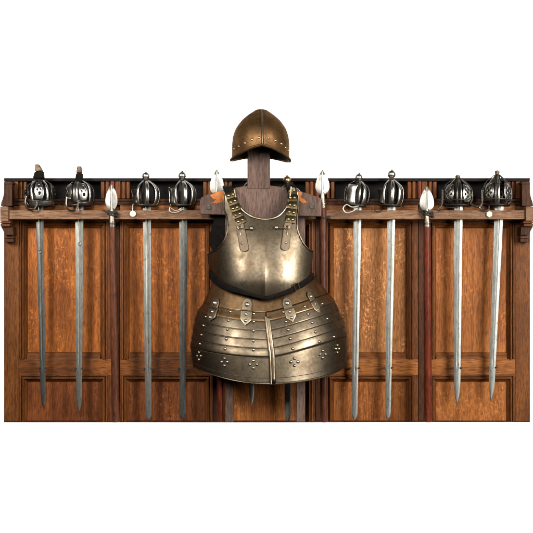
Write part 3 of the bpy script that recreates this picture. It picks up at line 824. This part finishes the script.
# tongue, hook and eye of each shoulder strap
def tongue(pts, w, hx, hy, ex, ey, hole):
    pp = smoothpath(pts, 8); n = len(pp) - 1
    def fn(u, v):
        i = min(n - 1, int(v * n)); q = v * n - i
        a, c = pp[i], pp[i + 1]
        x = a[0] + (c[0] - a[0]) * q; y = a[1] + (c[1] - a[1]) * q
        ww = w * (.86 + .14 * v) * (math.sqrt(max(0, 1 - max(0, (v - .86) / .14) ** 2)) * .9 + .1)
        o = (u - .5) * ww
        tx, ty = c[0] - a[0], c[1] - a[1]; l = math.hypot(tx, ty)
        X, Y = x - ty / l * o, y + tx / l * o
        return P(X, Y, bdepth(X, Y) - .0045)
    to = MB().grid(fn, 6, 30).build('strap_end', 'leather', cu, solid=.003, off=0)
    c = P(hole[0], hole[1], bdepth(*hole) - .006)
    MB().dome(c, (0, -1, 0), .0055, .004).build('rivet', 'steel_rivet', to)
    d = bdepth(ex, ey)
    MB().tube([P(ex, ey, d - .010), P((hx + ex) / 2, (hy + ey) / 2 + .6, bdepth((hx + ex) / 2, hy) - .012), P(hx, hy, bdepth(hx, hy) - .010)], [.0034, .0026, .0034], 8).build('hook', 'steel_rivet', to)
    MB().ball(P(ex, ey, d - .008), .0088).build('hook_stud', 'steel_rivet', to)
    rr = [P(hx + 2.0 * math.cos(a), hy + 1.7 * math.sin(a), bdepth(hx, hy) - .011) for a in [2 * math.pi * k / 14 for k in range(14)]]
    MB().tube(rr, .0026, 6, closed=True).build('eye', 'steel_rivet', to)
    MB().tube([P(hx, hy + 1.4, bdepth(hx, hy) - .010), P(hx + .3, hy + 4.5, bdepth(hx, hy + 4) - .011), P(hx + .4, hy + 7.2, bdepth(hx, hy + 7) - .009)], .0026, 6).build('pin', 'steel_rivet', to)
tongue([(239.4, 224, 0), (241.5, 234, 0), (244.6, 251.6, 0)], 9, 239.8, 227.8, 251.4, 228.4, (242.2, 243.2))
tongue([(288.4, 223, 0), (287, 234, 0), (284.8, 250.4, 0)], 8.6, 287, 227.6, 276.4, 227.6, (286, 242.4))
for x, y in ((262, 219.9 + 1.6),):
    MB().dome(P(x, y, bdepth(x, y)), (0, -1, .2), .0036, .0024).build('rivet', 'iron', br)
# waist belt
def beltpath(k): return k
bp = smoothpath([(209.6, 272.6), (215, 279), (224, 285.2), (240, 290.6), (253, 294.6), (265.4, 297.2), (277, 294.6), (290, 290.4), (301, 284.4), (309.5, 278.6), (313.4, 275.2)], 8)
def bfn(u, v):
    n = len(bp) - 1; i = min(n - 1, int(v * n)); q = v * n - i
    x = bp[i][0] + (bp[i + 1][0] - bp[i][0]) * q; y = bp[i][1] + (bp[i + 1][1] - bp[i][1]) * q
    hw = 1.6 + 1.6 * max(0, min(1, (x - 276) / 20)) + 2.6 * max(0, min(1, (252 - x) / 30))
    o = (u - .5) * 2 * hw
    xx = max(BC - 56, min(BC + 56, x))
    return P(x, y + o + .6, bdepth(xx, min(y, 297)) - .006 + .002 * (2 * u - 1) ** 2)
be = MB().grid(bfn, 6, 80).build('waist_belt', 'leather_dark', cu, solid=.004, off=0)
c = [(293.6, 284.8), (297.6, 283.0), (300.0, 289.0), (296.0, 291.0)]
MB().tube([P(x, y, bdepth(x, y) - .012) for x, y in c], .003, 6, closed=True).build('buckle', 'brass', be)
# black backplate glimpsed through the armhole
bk = smoothpath([(214, 214), (224, 213), (260, 210), (292, 214), (295, 240), (292, 268), (226, 270), (218, 253), (211.5, 248), (208.6, 241), (210.6, 231), (213.4, 222)], 6, True)
MB().prism(bk, -.1185, -.1155).build('backplate', 'leather_dark', cu, bevel=.001)

# skirt of lames
LV = [  # yc, xl, yl, xr, yr, A
    (289, 217, 276, 311, 272, .135),
    (311.5, 204.6, 302, 327, 293, .172),
    (320.5, 198.6, 311, 333, 301.5, .186),
    (330, 196, 320, 336.5, 310, .198),
    (339, 194, 329.5, 340, 318.5, .207),
    (348, 192.6, 338.5, 343, 327, .214),
    (356.6, 191.6, 347, 344.6, 336, .219),
    (384.2, 194.0, 367, 345.2, 362, .226)]
TB = [[(i, L[k]) for i, L in enumerate(LV)] for k in range(6)]
def sk(t, th, lift=0.0):
    yc, xl, yl, xr, yr, A = [sinterp(tb, t) for tb in TB]
    cx = (xl + xr) / 2; hw = (xr - xl) / 2
    s_ = math.sin(th); c = max(0, math.cos(th))
    ye = yl if s_ < 0 else yr
    a = abs(s_)
    if s_ < 0: rise = a ** 2.1
    else:
        e = max(0, min(1, t - 6)); e = e * e * (3 - 2 * e)
        rise = (a * a * 1.15 / (a + .15)) * (1 - e) + e * (1 - c) ** .92
    return cx + hw * s_, yc + (ye - yc) * rise, -.112 - A * c
def skP(t, th, lift=0.0):
    x, y, d = sk(t, th)
    p = P(x, y, d)
    n = Vector((math.sin(th), -math.cos(th), .12))
    return p + n * lift
def find(px, py):
    def th_of(t):
        yc, xl, yl, xr, yr, A = [sinterp(tb, t) for tb in TB]
        return math.asin(max(-.999, min(.999, (px - (xl + xr) / 2) / ((xr - xl) / 2))))
    lo, hi = 0.0, 7.0
    for _ in range(40):
        mid = (lo + hi) / 2
        if sk(mid, th_of(mid))[1] < py: lo = mid
        else: hi = mid
    return lo, th_of(lo)
def seam_th(t):
    x = interp([(1, 266.0), (2, 266.8), (7, 271.8)], t)
    yc, xl, yl, xr, yr, A = [sinterp(tb, t) for tb in TB]
    return math.asin((x - (xl + xr) / 2) / ((xr - xl) / 2))
E = R_(89)
# top plate
fa = MB().grid(lambda u, v: skP(v * 1.0 + .06 * v, -E + 2 * E * u, .001 + .002 * v), 72, 14).build('skirt_plate', 'armour_brown', cu, solid=.003, off=0, angle=60)
edge_pts = [skP(1.06, -E + 2 * E * k / 60, .003) for k in range(61)]
MB().tube(edge_pts, .0016, 6).build('turned_edge', 'armour_trim', fa)
tas = {}
for sd in (-1, 1):
    for k in range(1, 7):
        t0, t1 = k, k + 1
        def fn(u, v):
            t = t0 + .0 + (t1 - t0 + (.07 if k < 6 else 0)) * v
            ts = max(1, min(7, t)); sth = seam_th(ts)
            th = (-E + (sth + E + .0) * u) if sd < 0 else (sth + (E - sth) * u)
            return skP(min(t, 7.0 if k == 6 else t), th, .0005 + .0035 * (v if k < 6 else .4) + (.004 if sd > 0 else 0))
        if k == 1:
            to = MB().grid(fn, 44, 8).build('tasset', 'armour_brown', cu, solid=.003, off=0, angle=60); tas[sd] = to
        else:
            lo = MB().grid(fn, 44, 8 if k < 6 else 16).build('lame', 'armour', tas[sd], solid=.003, off=0, angle=60)
        if k < 6:
            e = [fn(i / 40, 1.0) + Vector((0, -.0012, 0)) for i in range(41)]
            MB().tube(e, .0013, 6).build('turned_edge', 'armour_trim', tas[sd])
    # hem: turned edge and incised line
    hm = []
    for t, r, mt in ((6.985, .0026, 'armour'), (6.80, .0012, 'iron')):
        ths = [(-E + (seam_th(7) + E) * i / 50) if sd < 0 else (seam_th(7) + (E - seam_th(7)) * i / 50) for i in range(51)]
        MB().tube([skP(t, th, .0035 + (.004 if sd > 0 else 0)) for th in ths], r, 8).build('hem', mt, tas[sd])
# raised seam edge of the right tasset
def seamstrip(u, v):
    t = 1.55 + (7 - 1.55) * v
    th = seam_th(t) + (-.3 + u * 4.4) * .0131
    return skP(t, th, .0085 + .0035 * math.sin(math.pi * u))
MB().grid(seamstrip, 6, 30).build('seam_edge', 'armour', tas[1], solid=.006, off=-1, angle=50)
MB().tube([skP(1.55 + 5.45 * k / 30, seam_th(1.55 + 5.45 * k / 30) - .010, .008) for k in range(31)], .0042, 8).build('seam_roll', 'armour', tas[1])
# rivets
RVL = [(231, 312), (229, 320.4), (228, 329.4), (226.8, 339), (225.6, 349), (254, 314), (254, 322), (253.6, 331), (253.6, 341), (253.6, 350), (207, 317), (204.5, 325.6), (202.6, 335), (201, 344)]
RVR = [(282.6, 312.4), (285.4, 322), (287.6, 330), (289.6, 338.8), (292, 349), (303.4, 307), (306.6, 314.4), (310.6, 323), (314, 332.2), (317.6, 342), (320.4, 304), (325.2, 319), (332, 337)]
def clus(x, y, w=3.4, h=3.6): return [(x, y - h), (x - w, y), (x + w, y), (x, y + h)]
RVL += clus(200.2, 356, 1.7) + clus(225, 362, 2.8) + clus(253.6, 364.4)
RVR += clus(293.8, 362) + clus(321, 354.4, 2.8) + clus(335.2, 349, 1.5)
proto = None
for sd, lst in ((-1, RVL), (1, RVR)):
    for x, y in lst:
        t, th = find(x, y)
        p = skP(t, th, .005 + (.0045 if sd > 0 else 0)); nrm = Vector((math.sin(th), -math.cos(th), .12)).normalized()
        q = Vector((0, 0, 1)).rotation_difference(nrm)
        if proto is None:
            proto = MB().dome((0, 0, 0), (0, 0, 1), .0060, .0048)
            me = bpy.data.meshes.new('rivet'); bmesh.ops.recalc_face_normals(proto.bm, faces=proto.bm.faces)
            proto.bm.to_mesh(me); proto.bm.free(); me.materials.append(M['steel_rivet'])
            for f_ in me.polygons: f_.use_smooth = True
            proto = bpy.data.objects.new('rivet', me); COL.objects.link(proto)
            r0 = proto; r0.parent = tas[sd]; sh = cu.location
            r0.location = p - sh; r0.rotation_mode = 'QUATERNION'; r0.rotation_quaternion = q
        else: copy_to(proto, tas[sd], p, q)
# strap hinges joining the tassets to the skirt plate
def hinge(x0, y0, x1, y1, w):
    dx, dy = x1 - x0, y1 - y0; l = math.hypot(dx, dy); tx, ty = dx / l, dy / l
    LF = .0125
    def fp(a, o, lf=LF):
        X = x0 + dx * a - ty * o * w / 2; Y = y0 + dy * a + tx * o * w / 2
        t, th = find(X, Y); return skP(t, th, lf)
    def shape(a0, a1, wf, name, par):
        def fn(u, v): return fp(a0 + (a1 - a0) * v, (2 * u - 1) * wf(v))
        return MB().grid(fn, 8, 16).build(name, 'armour_trim', par, solid=.005, off=-1, bevel=.0008)
    o = shape(.0, .42, lambda v: .82 * math.sqrt(max(.02, 1 - max(0, (.5 - v) / .5) ** 2)), 'hinge', cu)
    shape(.47, 1.0, lambda v: 1.0 if v < .6 else max(.04, 1 - (v - .6) / .4), 'hinge_plate', o)
    MB().tube([fp(.445, -1.05), fp(.445, 1.05)], .0036, 8).build('hinge_pin', 'armour_trim', o)
    MB().dome(fp(.24, 0), (0, -1, .1), .0095 if w > 8 else .007, .006).build('stud', 'steel_rivet', o)
    for aa in (.60, .84):
        MB().dome(fp(aa, 0), (0, -1, .1), .0066 if w > 8 else .005, .005).build('stud', 'steel_rivet', o)
hinge(219.4, 297.6, 211.6, 321.5, 8.2)
hinge(248.8, 298.4, 246.2, 325.4, 10.6)
hinge(284.2, 297.8, 291.6, 322.0, 9.6)
hinge(305.8, 291.6, 317.6, 313, 6.2)

# ------------------------------------------------------------------ light, camera, render
w = bpy.data.worlds.new('World'); scn.world = w; w.use_nodes = True
bg = w.node_tree.nodes['Background']; bg.inputs[0].default_value = (1, .95, .9, 1); bg.inputs[1].default_value = .028
def area(name, loc, target, power, sx, sy, color, spread=180):
    L = bpy.data.lights.new(name, 'AREA'); L.shape = 'RECTANGLE'; L.size = sx; L.size_y = sy
    L.energy = power; L.color = color; L.spread = math.radians(spread)
    o = bpy.data.objects.new(name, L); COL.objects.link(o); o.location = loc
    o.rotation_euler = (Vector(target) - Vector(loc)).to_track_quat('-Z', 'Y').to_euler()
    return o
area('softbox_right', (2.7, -3.0, 1.45), (.66, 0, .46), 58, 1.35, 1.9, (1, .965, .90), 75)
area('softbox_left', (-2.1, -2.4, 1.75), (-.70, 0, .98), 13.5, .6, .9, (1, .955, .88), 52)
area('softbox_front', (-.42, -4.0, 1.80), (.10, 0, .7), 12.5, .55, .9, (1, .97, .92), 60)
cam = bpy.data.cameras.new('camera'); co = bpy.data.objects.new('camera', cam); COL.objects.link(co)
co.location = (0, -D, ZC); co.rotation_euler = (math.pi / 2, 0, 0)
cam.sensor_width = 36; cam.lens = 36 * D / (533 * S); cam.clip_end = 100
scn.camera = co
scn.render.engine = 'CYCLES'
scn.view_settings.view_transform = 'Standard'; scn.view_settings.look = 'None'
scn.view_settings.exposure = 0; scn.view_settings.gamma = 1
scn.render.resolution_x = 1024; scn.render.resolution_y = 1024
